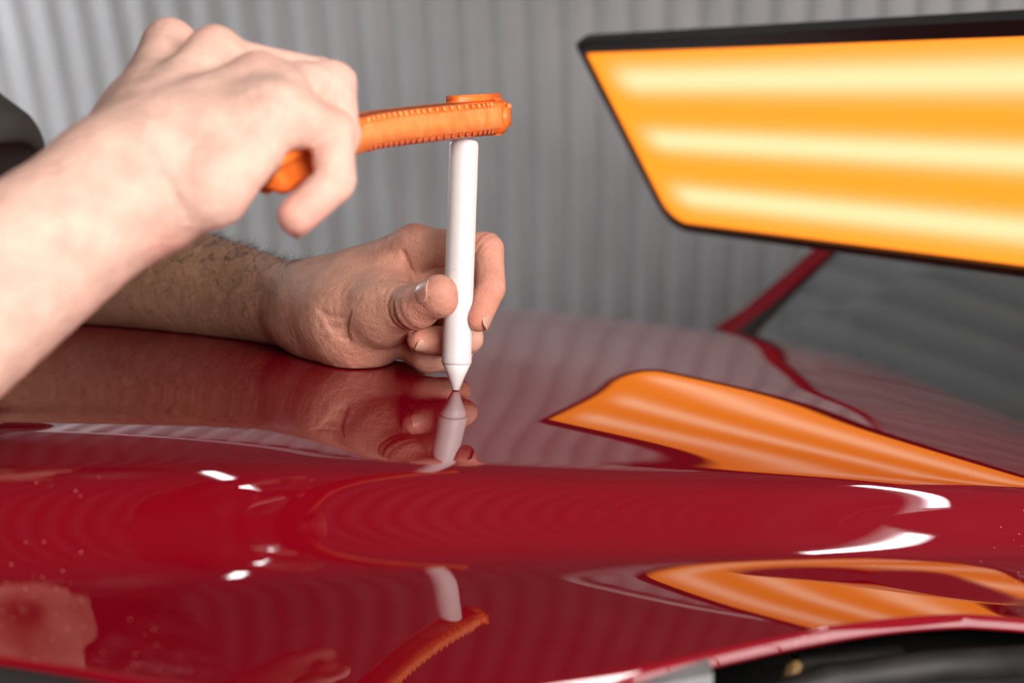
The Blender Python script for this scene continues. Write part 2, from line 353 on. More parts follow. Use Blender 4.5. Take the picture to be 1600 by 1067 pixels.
# black frit band and seal along the base of the glass
up_ws = Vector(Wtf - Wbf).normalized(); n_ws = Vector(bd).cross(Vector(Wtf - Wbf)).normalized()
q('windscreen_seal', [Vector(Wbf) + n_ws * .002 - up_ws * .01, Vector(Wbn) + n_ws * .002 - up_ws * .01, Vector(Wbn) + n_ws * .002 + up_ws * .003, Vector(Wbf) + n_ws * .002 + up_ws * .003], 0.008, M['rubber'], ws)
# cowl tray between hood and glass
cw = []
ys = np.linspace(-.2, 1.15, 40)
def on_base(y):
    t = (y - Wbf[1]) / (Wbn[1] - Wbf[1]); return Wbf + t * (Wbn - Wbf)
V = []; 
for y in ys:
    g = on_base(y); h = hz(X_REAR, y)
    xr = X_REAR + float(np.interp(y, [-.12, 1.14], [.070, -.012])); h = hz(xr, y); V += [(xr - .03, y, h - .012), (xr + .004, y, min(h, g[2]) - .014), (g[0] + .01, y, g[2] - .012)]
Q = [[3 * i + j, 3 * i + j + 1, 3 * i + j + 4, 3 * i + j + 3] for i in range(len(ys) - 1) for j in range(2)]
mesh_obj('cowl_tray', V, Q, M['black'], car)
# far A-pillar: red painted outer strip tapering upwards, black inner strip
P0, P1 = pt(1140, 526, 1.92), pt(1400, 296, 2.0)
bm = bmesh.new(); t = P1 - P0
add_tube(bm, [P0 - t * .25, P0, P0 + t * .12, P0 + t * .4, P1, P1 + t * .8], [.030, .024, .017, .015, .016, .018], 14)
pl = bm_obj('windscreen_pillar', bm, M['paint'], car)
bm = bmesh.new(); o = np.array([.020, -.02, -.006])
add_tube(bm, [P0 - t * .1 + o, P0 + t * .08 + o * 1.1, P0 + t * .3 + o * .75, P1 + o * .7, P1 + t * .8 + o * .7], [.024, .020, .008, .006, .006], 10)
bm_obj('pillar_seal', bm, M['rubber'], pl)
# near pillar, roof and the near and far sides of the cabin, to the right of the picture
bm = bmesh.new(); tn = Wtn - Wbn
add_tube(bm, [Wbn - tn * .06 + (.01, -.02, 0), Wbn + tn * .5 + (0, -.02, 0), Wtn + (0, -.02, 0), Wtn + tn * .10 + (0, -.02, 0)], [.030, .024, .022, .022], 12)
bm_obj('windscreen_pillar', bm, M['paint'], car)
ZR = Wtf[2] + .02; XB = 2.5
q('roof', [Wtf, Wtn, (1.0, Wtn[1] - .02, ZR + .06), (2.0, Wtn[1] - .02, ZR + .05), (XB - .15, Wtn[1], ZR - .02), (XB - .15, Wtf[1], ZR - .02), (2.0, Wtf[1], ZR + .05), (1.0, Wtf[1], ZR + .06)], 0.02, M['paint'], car)
m = mat('tinted_glass', (0.01, 0.012, 0.012), 0.05); M['tint'] = m
for ys_, dy in ((Wbn[1] - .05, Wtn[1] - .03), (Wbf[1] + .06, Wtf[1] + .03)):
    side = q('door', [(Wbn[0] + .06, ys_, FLOOR + .28), (1.45, ys_, FLOOR + .28), (1.45, ys_, .0), (Wbn[0] + .06, ys_, -.06)], .03, M['paint'], car)
    bm = bmesh.new(); add_box(bm, (1.33, ys_ - .02, -.09), (.09, 0, 0), (0, .012, 0), (0, 0, .014), .006); bm_obj('door_handle', bm, M['paint'], side)
    q('rear_panel', [(1.455, ys_, FLOOR + .28), (XB, ys_, FLOOR + .35), (XB, ys_, .0), (1.455, ys_, .0)], .03, M['paint'], car)
    q('side_window', [(Wbn[0] + .08, ys_, -.055), (1.45, ys_, .003), (XB - .1, ys_, .003), (XB - .2, dy, ZR - .02), (Wtn[0] + .05, dy, ZR + .02)], .006, M['tint'], car)
q('tailgate', [(XB, Wbn[1] - .05, FLOOR + .35), (XB, Wbf[1] + .06, FLOOR + .35), (XB, Wbf[1] + .06, 0), (XB - .12, Wtf[1], ZR - .03), (XB - .12, Wtn[1], ZR - .03), (XB, Wbn[1] - .05, 0)], .02, M['paint'], car)
q('cabin_floor', [(Wbn[0], Wbn[1], FLOOR + .25), (XB, Wbn[1], FLOOR + .25), (XB, Wbf[1], FLOOR + .25), (Wbn[0], Wbf[1], FLOOR + .25)], .02, M['bay'], car)
# dashboard and seats, dark behind the glass
bm = bmesh.new(); cc = (Wbf + Wbn) / 2 + np.array([.33, 0, -.14]); add_box(bm, cc, (.26, 0, .02), (0, .58, 0), (0, 0, .10), .04); bm_obj('dashboard', bm, M['bay'], car)
for s in (-.28, .32):
    bm = bmesh.new(); cc = (Wbf + Wbn) / 2 + np.array([.90, s, -.16]); add_box(bm, cc, (.05, 0, .0), (0, .19, 0), (.08, 0, .30), .05)
    st = bm_obj('seat_back', bm, M['shirt'], car)
    bm = bmesh.new(); add_box(bm, cc + np.array([.09, 0, .38]), (.035, 0, 0), (0, .11, 0), (.01, 0, .07), .03); bm_obj('headrest', bm, M['shirt'], st)
# engine bay under the near edge of the hood
bm = bmesh.new(); add_box(bm, (-.1, .45, -.36), (.46, 0, 0), (0, .75, 0), (0, 0, .01)); bm_obj('bay_floor', bm, M['bay'], car, False)
bm = bmesh.new(); add_box(bm, (.40, .45, -.24), (.008, 0, 0), (0, .75, 0), (0, 0, .13)); bm_obj('firewall', bm, M['bay'], car, False)
bm = bmesh.new(); add_box(bm, (.20, -.05, -.17), (.10, .01, 0), (0, .08, 0), (0, 0, .045), .01); bb = bm_obj('battery_box', bm, M['bay'], car)
bm = bmesh.new(); add_box(bm, (.20, -.05, -.12), (.085, .008, 0), (0, .065, 0), (0, 0, .006), .003); bm_obj('battery_lid', bm, M['bay'], bb)
bm = bmesh.new(); add_tube(bm, [(.02, -.02, -.17), (.06, -.08, -.13), (.12, -.13, -.135), (.22, -.15, -.14), (.34, -.14, -.15)], .011, 12); bm_obj('hose', bm, M['bay'], car)
bm = bmesh.new(); add_tube(bm, [pt(1130, 1120, .5), pt(1300, 1062, .52), pt(1460, 1040, .54), pt(1640, 1030, .56)], .006, 10); bm_obj('hose', bm, M['bay'], car)
bm = bmesh.new(); add_box(bm, pt(1233, 1066, .52), (.0026, 0, 0), (0, .003, 0), (.002, 0, .008), .001); bm_obj('clip', bm, M['tan'], car)
bm = bmesh.new(); c0, c1 = pt(1240, 1040, .53), pt(1420, 1032, .55); add_box(bm, (c0 + c1) / 2, (c1 - c0) / 2, (0, .01, 0), (0, 0, .004), .002); bm_obj('rail', bm, M['bay'], car)
# grey bracket just inside the edge, ending in a square cut
bm = bmesh.new()
P = [pt(860, 1116, .455), pt(940, 1084, .458), pt(1020, 1062, .462), pt(1106, 1045, .468)]
for a, b_ in zip(P, P[1:]):
    add_box(bm, (a + b_) / 2, (b_ - a) / 2 * 1.03, (0, .010, .002), (0, 0, .0036))
bm_obj('bracket', bm, M['grey_plastic'], car, False)
# black edge seal along the front part of the edge, grey wing below it
xs = np.linspace(-.34, -.04, 40); ye = y_edge(xs); bm = bmesh.new()
add_tube(bm, [(x, y - .001, hz(x, y) - .0085) for x, y in zip(xs, ye)], .0058, 10); bm_obj('edge_seal', bm, M['rubber'], car)
V = []
for x, y in zip(xs, ye):
    z = hz(x, y); V += [(x, y - .004, z - .0155), (x, y - .02, z - .019), (x, y - .05, z - .06), (x, y - .055, z - .3)]
Q = [[4 * i + j, 4 * i + j + 1, 4 * i + j + 5, 4 * i + j + 4] for i in range(len(xs) - 1) for j in range(3)]
mesh_obj('wing_panel', V, Q, M['grey_plastic'], car)

def catmull(P, n):
    P = [np.asarray(p, float) for p in P]; P = [2 * P[0] - P[1]] + P + [2 * P[-1] - P[-2]]; out = []
    for i in range(1, len(P) - 2):
        for k in range(n):
            t = k / n; a, b, c, d_ = P[i - 1:i + 3]
            out.append(.5 * ((2 * b) + (-a + c) * t + (2 * a - 5 * b + 4 * c - d_) * t * t + (-a + 3 * b - 3 * c + d_) * t ** 3))
    out.append(P[-2]); return out
# ------------------------------------------------------------------ amber inspection lamp
LD = 1.357
vp = np.array([-560 - 800, 533.5 - 140, FPX]); vp /= np.linalg.norm(vp)
l_ax = -(vp[0] * CR + vp[1] * CU + vp[2] * CF)           # along the lamp, towards the camera
UL = pt(915, 80, LD); rl = ray(1050, 345); LL = CAM + rl * (np.dot(UL - CAM, -l_ax) / np.dot(rl, -l_ax))
l_dn = LL - UL; LH = np.linalg.norm(l_dn); l_dn /= LH; l_n = np.cross(l_dn, l_ax); LLEN = 0.55
if np.dot(l_n, CAM - UL) < 0: l_n = -l_n
def lp(u, v, w=0.0): return UL + u * l_ax + v * l_dn + w * l_n
lamp = empty('inspection_lamp', lp(LLEN / 2, LH / 2))
tag(lamp, 'amber striped inspection light panel in a thin black frame above the hood', 'lamp')
def rounded(u0, u1, v0, v1, r_tl, r_bl, n=8):
    """outline, counter-clockwise in (u, v)"""
    out = []
    for (cu, cv, r, a0) in ((u0 + r_tl, v0 + r_tl, r_tl, 180), (u1 - .01, v0 + .01, .01, 270), (u1 - .01, v1 - .01, .01, 0), (u0 + r_bl, v1 - r_bl, r_bl, 90)):
        for k in range(n + 1):
            a = math.radians(a0 + 90 * k / n); out.append((cu + r * math.cos(a), cv + r * math.sin(a)))
    return out
inner = rounded(0, LLEN, 0, LH, .006, .026); outer = rounded(-.0055, LLEN + .006, -.0125, LH + .0085, .008, .030)
k = len(inner)
rings = [[lp(u, v, -.004) for u, v in inner], [lp(u, v, .004) for u, v in inner], [lp(u, v, .004) for u, v in outer], [lp(u, v, -.009) for u, v in outer]]
V = sum(rings, []); fs = [[r * k + i, r * k + (i + 1) % k, (r + 1) * k + (i + 1) % k, (r + 1) * k + i] for r in range(3) for i in range(k)] + [[3 * k + i for i in range(k)]]
fr = mesh_obj('frame', V, fs, M['black'], lamp, False)
bm = bmesh.new(); cu = .49
add_box(bm, lp(cu, LH + .0045, .0045), l_ax * .0016, l_dn * .0035, l_n * .0012); bm_obj('frame_joint', bm, M['tan'], lamp, False)
m = bpy.data.materials.new('amber_diffuser'); m.use_nodes = True; N, L = m.node_tree.nodes, m.node_tree.links; M['diffuser'] = m
N.remove(N['Principled BSDF']); em = N.new('ShaderNodeEmission'); L.new(em.outputs[0], N['Material Output'].inputs[0])
uv = N.new('ShaderNodeUVMap'); sp = N.new('ShaderNodeSeparateXYZ'); L.new(uv.outputs[0], sp.inputs[0])
def mnode(op, a, b=None):
    n = N.new('ShaderNodeMath'); n.operation = op
    for i, x in enumerate((a, b)):
        if x is None: continue
        if isinstance(x, (int, float)): n.inputs[i].default_value = x
        else: L.new(x, n.inputs[i])
    return n.outputs[0]
tot = None
for c0, sg in ((.165, .078), (.50, .070), (.83, .072)):      # three rows of LEDs behind the sheet
    d_ = mnode('DIVIDE', mnode('SUBTRACT', sp.outputs[1], c0), sg); g = mnode('POWER', 2.718, mnode('MULTIPLY', mnode('MULTIPLY', d_, d_), -1.0))
    tot = g if tot is None else mnode('ADD', tot, g)
fade = N.new('ShaderNodeMapRange'); fade.interpolation_type = 'SMOOTHSTEP'; fade.inputs[1].default_value = .004; fade.inputs[2].default_value = .06; L.new(sp.outputs[0], fade.inputs[0])
tot = mnode('MULTIPLY', tot, fade.outputs[0])
cmx = N.new('ShaderNodeMix'); cmx.data_type = 'RGBA'; cmx.inputs[6].default_value = (1.38, .365, .026, 1); cmx.inputs[7].default_value = (1.65, .76, .38, 1)
L.new(tot, cmx.inputs[0]); L.new(cmx.outputs[2], em.inputs[0]); em.inputs[1].default_value = LAMP_L
me = bpy.data.meshes.new('diffuser'); me.from_pydata([tuple(lp(u, v, 0)) for u, v in inner], [], [list(range(k))]); me.update()
ul = me.uv_layers.new(name='UVMap')
for li, lo in enumerate(me.loops): ul.data[li].uv = (inner[lo.vertex_index][0], inner[lo.vertex_index][1] / LH)
df = link('diffuser', me, M['diffuser'], lamp, False); df['label'] = 'glowing amber sheet with three bright LED bands'
# mount: bent arm from the back of the lamp to a suction cup on the windscreen
s0 = lp(.50, LH * .45, -.009); nw = np.array(n_ws); nw = nw if nw[2] > 0 else -nw
s1 = s0 + np.array([.12, -.02, 0]); s1 = s1 - nw * (np.dot(s1 - Wbf, nw) - .0125)
bm = bmesh.new(); add_tube(bm, catmull([s0 + l_n * .003, s0 - l_n * .025, (s0 + s1) / 2 + np.array([.03, 0, .05]), s1 + nw * .045, s1 + nw * .010], 5), .006, 10); bm_obj('arm', bm, M['aluminium'], lamp)
bm = bmesh.new(); add_lathe(bm, s1 - nw * .008, nw, [(.034, 0), (.034, .003), (.020, .010), (.012, .016), (.010, .022)], 28); bm_obj('suction_cup', bm, M['rubber'], lamp)

# ------------------------------------------------------------------ white punch
LEAN = math.radians(4)
PT_TOP = pt(725, 219, .716 - .127 * math.sin(LEAN))
p_ax = PT_TOP / np.linalg.norm(PT_TOP); PLEN = np.linalg.norm(PT_TOP); PR = .0073
punch = empty('punch', (0, 0, 0)); tag(punch, 'white nylon punch with a cone tip standing on the red hood', 'punch')
bm = bmesh.new(); add_lathe(bm, (0, 0, 0), p_ax, [(PR, .0135), (PR + .0002, .0145), (PR + .0002, .018), (PR, .019), (PR, PLEN - .0025), (PR - .0005, PLEN - .0008), (PR - .0016, PLEN), (PR - .005, PLEN + .0001)])
bm_obj('shaft', bm, M['nylon'], punch)
bm = bmesh.new(); add_lathe(bm, (0, 0, 0), p_ax, [(.0014, .0002), (.0019, .0005), (.0047, .0080), (PR - .0002, .0136), (PR - .0008, .0140)])
tp = bm_obj('cone_tip', bm, M['nylon'], punch)
def punch_at(h): return p_ax * h

# ------------------------------------------------------------------ orange hammer
HAM = [pt(418, 276, .513), pt(455, 253, .529), pt(500, 229, .551), pt(560, 207.5, .589), pt(640, 196, .643), pt(735, 186, .7115), pt(770, 182.5, .738)]
HPATH = catmull(HAM, 8)
def loft(name, path, halfw, halfh, material, parent, up0, ch=.35):
    """rounded-rectangle section swept along the path"""
    V = []; F = []; n = len(path); prof = []
    for sx, sy in ((1, -1), (1, 1), (-1, 1), (-1, -1)):
        for t in (0, .5, 1): prof.append((sx, sy, t))
    for i, p in enumerate(path):
        t = path[min(i + 1, n - 1)] - path[max(i - 1, 0)]; t = t / np.linalg.norm(t)
        x = np.cross(t, up0); x /= np.linalg.norm(x); y = np.cross(x, t)
        w, h = halfw[i], halfh[i]; c = ch * min(w, h)
        for (sx, sy, q_) in prof:
            k = q_ if sx * sy > 0 else 1 - q_
            th = k * math.pi / 2                              # 0: towards sx side, pi/2: towards sy side
            if sx * sy > 0: th = math.pi / 2 - th
            if True:
                ax_, ay_ = (w - c) + c * math.cos(th), (h - c) + c * math.sin(th)
            V.append(p + x * sx * ax_ + y * sy * ay_)
    m_ = len(prof)
    for i in range(n - 1):
        for k in range(m_): F.append([i * m_ + k, i * m_ + (k + 1) % m_, (i + 1) * m_ + (k + 1) % m_, (i + 1) * m_ + k])
    F.append(list(range(m_))[::-1]); F.append([(n - 1) * m_ + k for k in range(m_)])
    o = mesh_obj(name, V, F, material, parent)
    bmx = bmesh.new(); bmx.from_mesh(o.data); bmesh.ops.recalc_face_normals(bmx, faces=bmx.faces); bmx.to_mesh(o.data); bmx.free()
    return o
hammer = empty('hammer', HAM[3]); tag(hammer, 'small orange plastic hammer gripped in the raised fist, striking the punch', 'hammer')
nH = len(HPATH); hw, hh = [], []
for i in range(nH):
    s = i / (nH - 1); end = min(1, (i + .35) / 2.2)
    tp_ = (0.55 + .45 * math.sin(end * math.pi / 2)); hw.append(float(np.interp(s, [0, .5, 1], [.0078, .0080, .0088])) * tp_); hh.append(float(np.interp(s, [0, .3, .5, .8, 1], [.0082, .0076, .0076, .0088, .0089])) * tp_)
loft('handle', HPATH, hw, hh, M['orange'], hammer, np.array([0, 0, 1.0]), .55)
# pale strip on the face towards the camera
strip = [p for p in HPATH if p[0] > HAM[3][0] - .012]
def ham_frame(s):
    """point and axes on the straight outer part of the hammer, s 0..1 from the fist to the end"""
    f = s * (len(strip) - 1); i = min(int(f), len(strip) - 2); p = strip[i] + (strip[i + 1] - strip[i]) * (f - i)
    t = strip[i + 1] - strip[i]; t = t / np.linalg.norm(t); x = np.cross(t, [0, 0, 1.0]); x /= np.linalg.norm(x); y = np.cross(x, t)
    if np.dot(x, CAM - p) < 0: x = -x
    return p, t, x, y
def ham_w(s): return float(np.interp(s, [0, .75], [.80, 1.0]))
V = []; ns = 24
for i in range(ns + 1):
    p, t, x, y = ham_frame(i / ns * .90); hs = ham_w(i / ns * .9)
    for yy, xx in ((-.0060, .0066), (-.0054, .0091), (.0050, .0091), (.0056, .0066)): V.append(p + x * (xx - .0091 + hw[-1] * (hs + .12 * (1 - hs)) + .0003) + y * yy * hs)
F = [[4 * i + j, 4 * i + j + 1, 4 * i + j + 5, 4 * i + j + 4] for i in range(ns) for j in range(3)]
mesh_obj('pale_face', V, F, M['orange_pale'], hammer)
# two rows of small grip teeth along the edges of that face
for k in range(22):
    s = .24 + .56 * k / 21; p, t, x, y = ham_frame(s); hs = ham_w(s)
    for row, (yy, sl_) in enumerate(((.0062, -.5), (-.0064, .5))):
        bm = bmesh.new(); add_box(bm, p + x * (hw[-1] * (hs + .12 * (1 - hs)) - .0003) + y * yy * hs, t * .00055 + y * .0, y * .0015 + t * .0016 * sl_, x * .0008, .0002)
        bm_obj('grip_tooth', bm, M['orange_pale'] if row == 0 else M['orange_dark'], hammer)
# blunt head block with a rounded crown and a pin
p, t, x, y = ham_frame(1.0)
bm = bmesh.new(); add_box(bm, p - t * .0025, t * .0085, x * .0098, y * .0094, .0046, 4); hb = bm_obj('head', bm, M['orange'], hammer)
p2, t2, x2, y2 = ham_frame(.83)
bm = bmesh.new(); add_box(bm, p - t * .0215 + y * .0078 - x * .0005, t * .0285, x * .0085, y * .0042, .0040, 4); bm_obj('crown', bm, M['orange'], hb)
bm = bmesh.new(); add_lathe(bm, p + x * .0086 + y * .0052 - t * .001, x, [(.0016, 0), (.0016, .0014), (.0010, .0022)], 16); bm_obj('pin', bm, M['orange_pale'], hb)

# ------------------------------------------------------------------ the man: signed-distance body, meshed with surface nets
class Field:
    def __init__(s, lo, hi, res):
        s.lo = np.array(lo, float); s.res = res; s.n = np.ceil((np.array(hi) - s.lo) / res).astype(int) + 1
        s.D = np.full(s.n, 1.0, np.float32)
    def sub(s, lo, hi):
        a = np.clip(np.floor((np.array(lo) - s.lo) / s.res).astype(int), 0, s.n); b = np.clip(np.ceil((np.array(hi) - s.lo) / s.res).astype(int) + 1, 0, s.n)
        if (b <= a).any(): return None, None
        sl = tuple(slice(i, j) for i, j in zip(a, b))
        ax = [(s.lo[k] + s.res * np.arange(a[k], b[k])).astype(np.float32) for k in range(3)]
        return sl, (ax[0][:, None, None], ax[1][None, :, None], ax[2][None, None, :])
    def cone(s, P, a, b, r0, r1, flat=None):
        ba = (b - a).astype(np.float32); l2 = max(float(ba @ ba), 1e-10)
        p = [P[k] - np.float32(a[k]) for k in range(3)]
        t = np.clip((p[0] * ba[0] + p[1] * ba[1] + p[2] * ba[2]) / l2, 0, 1)
        q_ = [p[k] - t * ba[k] for k in range(3)]
        d2 = q_[0] ** 2 + q_[1] ** 2 + q_[2] ** 2
        if flat is not None:
            n_, f = flat; dn = q_[0] * n_[0] + q_[1] * n_[1] + q_[2] * n_[2]; d2 = d2 + (f * f - 1) * dn * dn
        return np.sqrt(d2) - (r0 + (r1 - r0) * t)
    def add(s, prims, k, kin=None):
        """prims: (a, b, r0, r1[, flat]); blended with each other by kin and into the field by k"""
        kin = k if kin is None else kin
        m_ = max(k, kin) * 1.5 + .012 + 3 * s.res
        lo = np.min([np.minimum(p[0], p[1]) - max(p[2], p[3]) - m_ for p in prims], 0); hi = np.max([np.maximum(p[0], p[1]) + max(p[2], p[3]) + m_ for p in prims], 0)
        sl, P = s.sub(lo, hi)
        if sl is None: return
        g = None
        for p in prims:
            d_ = s.cone(P, *p); g = d_ if g is None else smin(g, d_, kin)
        s.D[sl] = smin(s.D[sl], g, k)
    def chain(s, J, R, k, kin=.002):
        s.add([(J[i], J[i + 1], R[i], R[i + 1]) for i in range(len(J) - 1)], k, kin)
    def cut(s, a, b, r0, r1, k=.0008):
        m_ = max(r0, r1) + k + 3 * s.res; sl, P = s.sub(np.minimum(a, b) - m_, np.maximum(a, b) + m_)
        if sl is None: return
        s.D[sl] = -smin(-s.D[sl], s.cone(P, a, b, r0, r1), k)
    def groove(s, c, n_, depth, w=.0011, rad=.012, side=None, curve=0.0):
        """shallow crease: a thin disc through c, perpendicular to n_"""
        n_ = n_ / np.linalg.norm(n_); sl, P = s.sub(c - rad * 1.3, c + rad * 1.3)
        if sl is None: return
        p = [P[k] - np.float32(c[k]) for k in range(3)]
        h = p[0] * n_[0] + p[1] * n_[1] + p[2] * n_[2]; r2 = p[0] ** 2 + p[1] ** 2 + p[2] ** 2
        if curve: h = h + curve * r2 / rad
        wgt = np.exp(-(h / w) ** 2) * np.clip((1 - r2 / rad ** 2) * 3, 0, 1)
        if side is not None:
            sd = side / np.linalg.norm(side); wgt = wgt * np.clip((p[0] * sd[0] + p[1] * sd[1] + p[2] * sd[2]) / (rad * .3), 0, 1)
        s.D[sl] += (depth * wgt).astype(np.float32)
    def ball_add(s, c, r, depth):
        sl, P = s.sub(c - 3 * r, c + 3 * r)
        if sl is None: return
        r2 = sum((P[k] - np.float32(c[k])) ** 2 for k in range(3)); s.D[sl] -= (depth * np.exp(-r2 / r ** 2)).astype(np.float32)
    def mesh(s, smooth=2):
        D = s.D; S = D < 0; n = s.n
        c = np.zeros(n - 1, np.int8); off = [(i, j, k) for i in (0, 1) for j in (0, 1) for k in (0, 1)]
        sl = lambda o: tuple(slice(o[k], n[k] - 1 + o[k]) for k in range(3))
        for o in off: c += S[sl(o)]
        I = np.argwhere((c > 0) & (c < 8)); vid = np.full(n - 1, -1, np.int32); vid[tuple(I.T)] = np.arange(len(I))
        acc = np.zeros((len(I), 3)); cnt = np.zeros(len(I))
        for o in off:
            for k in range(3):
                if o[k]: continue
                o2 = list(o); o2[k] = 1; d0 = D[tuple((I + o).T)]; d1 = D[tuple((I + o2).T)]; m_ = (d0 < 0) != (d1 < 0)
                t = d0[m_] / (d0[m_] - d1[m_]); pp = np.repeat(np.array([o], float), m_.sum(), 0); pp[:, k] = t
                acc[m_] += pp; cnt[m_] += 1
        V = s.lo + (I + acc / cnt[:, None]) * s.res
        Q = []
        for k in range(3):
            u, v = (k + 1) % 3, (k + 2) % 3
            a = [slice(None)] * 3; b = [slice(None)] * 3; a[k] = slice(0, -1); b[k] = slice(1, None)
            s0, s1 = S[tuple(a)], S[tuple(b)]; E_ = np.argwhere(s0 != s1)
            E_ = E_[(E_[:, u] > 0) & (E_[:, v] > 0) & (E_[:, u] < n[u] - 1) & (E_[:, v] < n[v] - 1)]
            eu = np.zeros(3, int); eu[u] = 1; ev = np.zeros(3, int); ev[v] = 1
            q4 = np.stack([vid[tuple((E_ - d_).T)] for d_ in (eu + ev, ev, 0 * eu, eu)], 1)
            flip = ~s0[tuple(E_.T)]; q4[flip] = q4[flip][:, ::-1]; Q.append(q4)
        Q = np.concatenate(Q); Q = Q[(Q >= 0).all(1)]
        e = np.concatenate([Q[:, [i, (i + 1) % 4]] for i in range(4)])
        for it in range(smooth * 2):
            lam = .5 if it % 2 == 0 else -.52
            deg = np.bincount(e[:, 0], minlength=len(V)) + 1e-9
            av = np.stack([np.bincount(e[:, 0], weights=V[e[:, 1], k], minlength=len(V)) for k in range(3)], 1) / deg[:, None]
            V = V + lam * (av - V)
        return V, Q
def smin(a, b, k):
    if k <= 0: return np.minimum(a, b)
    h = np.maximum(k - np.abs(a - b), 0) / k; return np.minimum(a, b) - h * h * k * .25

# ---- left arm: forearm on the hood, hand round the punch
Lw = pt(470, 482, .800)
LF = [Lw, pt(400, 463, .832), pt(337, 447, .858), pt(200, 421, .895), pt(60, 404, .92), pt(-60, 388, .935)]
LFR = [.0205, .0240, .0288, .0335, .0370, .0350]
L_ix = [pt(648, 386, .757), pt(761, 391, .738), pt(766, 450, .722), pt(747, 497, .712)]
L_md = [pt(664, 416, .773), pt(730, 528, .748), pt(692, 533, .735), pt(657, 530, .728)]
L_rg = [pt(640, 470, .783), pt(716, 548, .765), pt(690, 552, .752), pt(660, 546, .750)]
L_pk = [pt(604, 514, .785), pt(668, 559, .750), pt(698, 558, .754), pt(716, 550, .764)]
L_th = [pt(530, 484, .768), pt(598, 484, .738), pt(651, 479, .715), pt(681, 463, .703)]
lof = np.array([-.40, .02, -.06]); 
FL = Field((-.385, -.03, -.03), (.030, .262, .125), .00095)
LFs = catmull(LF, 7); LRs = [float(r) for r in np.interp(np.linspace(0, len(LF) - 1, len(LFs)), range(len(LF)), LFR)]
FL.chain(LFs, LRs, .0, .0006)
PC = pt(548, 474, .785)                                                                                   # middle of the palm
def along(J, f): return Lw + (J[0] - Lw) * f
FL.add([(Lw, PC, .0205, .0195)], .004)
FL.chain([pt(505, 502, .795), pt(470, 492, .808), pt(400, 476, .838), pt(337, 462, .862), pt(200, 436, .897), pt(60, 422, .922)], [.0165, .0175, .0205, .0250, .0300, .033], .008, .001)      # flesh pressed on the hood
FL.add([(pt(512, 458, .788), L_ix[0], .0165, .0118), (along(L_md, .45), L_md[0], .0150, .0124), (along(L_rg, .45), L_rg[0], .0150, .0122), (along(L_pk, .45), L_pk[0], .0140, .0112), (pt(520, 506, .798), pt(640, 528, .792), .0125, .0105)], .016, .007)
FL.add([(pt(505, 492, .788), pt(560, 513, .766), .0190, .0182), (pt(560, 513, .766), pt(602, 506, .761), .0182, .0132)], .026, .010)      # heel of the hand
FL.add([(pt(520, 492, .778), pt(550, 496, .764), .0195, .0205), (pt(550, 496, .764), pt(594, 488, .745), .0205, .0140)], .020, .010)                                                                        # ball of the thumb
FL.add([(pt(565, 440, .772), pt(612, 428, .758), .0150, .0085), (pt(598, 470, .748), pt(620, 435, .757), .0100, .0080)], .010)                 # web of skin
FL.add([(L_ix[0], L_ix[1], .0110, .0088)], .005); FL.add([(L_md[0], L_md[1], .0108, .0086)], .003); FL.add([(L_rg[0], L_rg[1], .0102, .0082)], .003); FL.add([(L_pk[0], L_pk[1], .0100, .0084)], .003)
FL.add([(L_th[0], L_th[1], .0175, .0132)], .014); FL.add([(L_th[1], L_th[2], .0128, .0112)], .012); FL.chain(L_th[2:], [.0113, .0096], .003, .003)
FL.chain(L_ix[1:], [.0086, .0078, .0069], .0012, .0015); FL.chain(L_md[1:], [.0084, .0078, .0070], .0008, .0015)
FL.chain(L_rg[1:], [.0080, .0075, .0068], .0008, .0015); FL.chain(L_pk[1:], [.0084, .0078, .0068], .0008, .0015)
FL.add([(pt(690, 470, .704), pt(688, 456, .702), .0078, .0080)], .004)                                   # thumb pad
FL.ball_add(pt(548, 470, .752), .010, .0022); FL.ball_add(pt(596, 470, .728), .008, .0012)               # joints of the thumb
FL.ball_add(L_ix[1] + .008 * CU, .006, .0008)
def rings(F, J, i, offs, depth, rad, w=.0008, side=None, curve=0.0):
    t = unit(J[i + 1] - J[i - 1]) if i + 1 < len(J) else unit(J[i] - J[i - 1])
    for o in offs: F.groove(J[i] + t * o, t, depth, w, rad, side, curve)
for J, r in ((L_ix, .013), (L_md, .012), (L_rg, .012)):
    rings(FL, J, 1, (-.002, .002), .0004, r); rings(FL, J, 2, (-.001, .0015), .0004, r)
for o, dp, jx in ((-.0095, .0003, .1), (-.0068, .0006, -.08), (-.0042, .0004, .05), (-.0018, .0007, -.1), (.0012, .0005, .12), (.0036, .0003, 0)):
    t_ = unit(unit(L_th[3] - L_th[1]) + jx * CU + jx * .6 * CR); FL.groove(L_th[2] + unit(L_th[3] - L_th[1]) * o, t_, dp, .0007, .016, None, .18)
wd = unit(pt(560, 520, .772) - pt(470, 480, .80))
for k in range(6):                                                                                        # folds at the heel of the hand
    c = pt(552 + 3 * (k % 3), 508 + 8.0 * k, .7485 + .0010 * k); FL.groove(c, unit(CU + CR * (.10 - .05 * (k % 3))), (.0012, .0008, .0014, .0010, .0012, .0007)[k], .0011, .022 - .001 * k, -CF, -.34)
FL.groove(pt(588, 515, .755), unit(CU + CR * .1), .0010, .0012, .020, -CF - CU * .3, .25)
FL.groove(pt(640, 415, .755), unit(CR * .9 + CU * .35), .0016, .0014, .013, -CF)                         # edge of the web
FL.groove(pt(618, 445, .745), unit(CU * .8 - CR * .3), .0012, .0013, .014, -CF)
for k in range(2): FL.ball_add(pt(430 + 30 * k, 440 - 8 * k, .80), .010, .0010)
FL.add([(pt(360, 420, .842), pt(500, 452, .778), .010, .0085)], .012)                                     # tendon ridge over the radius
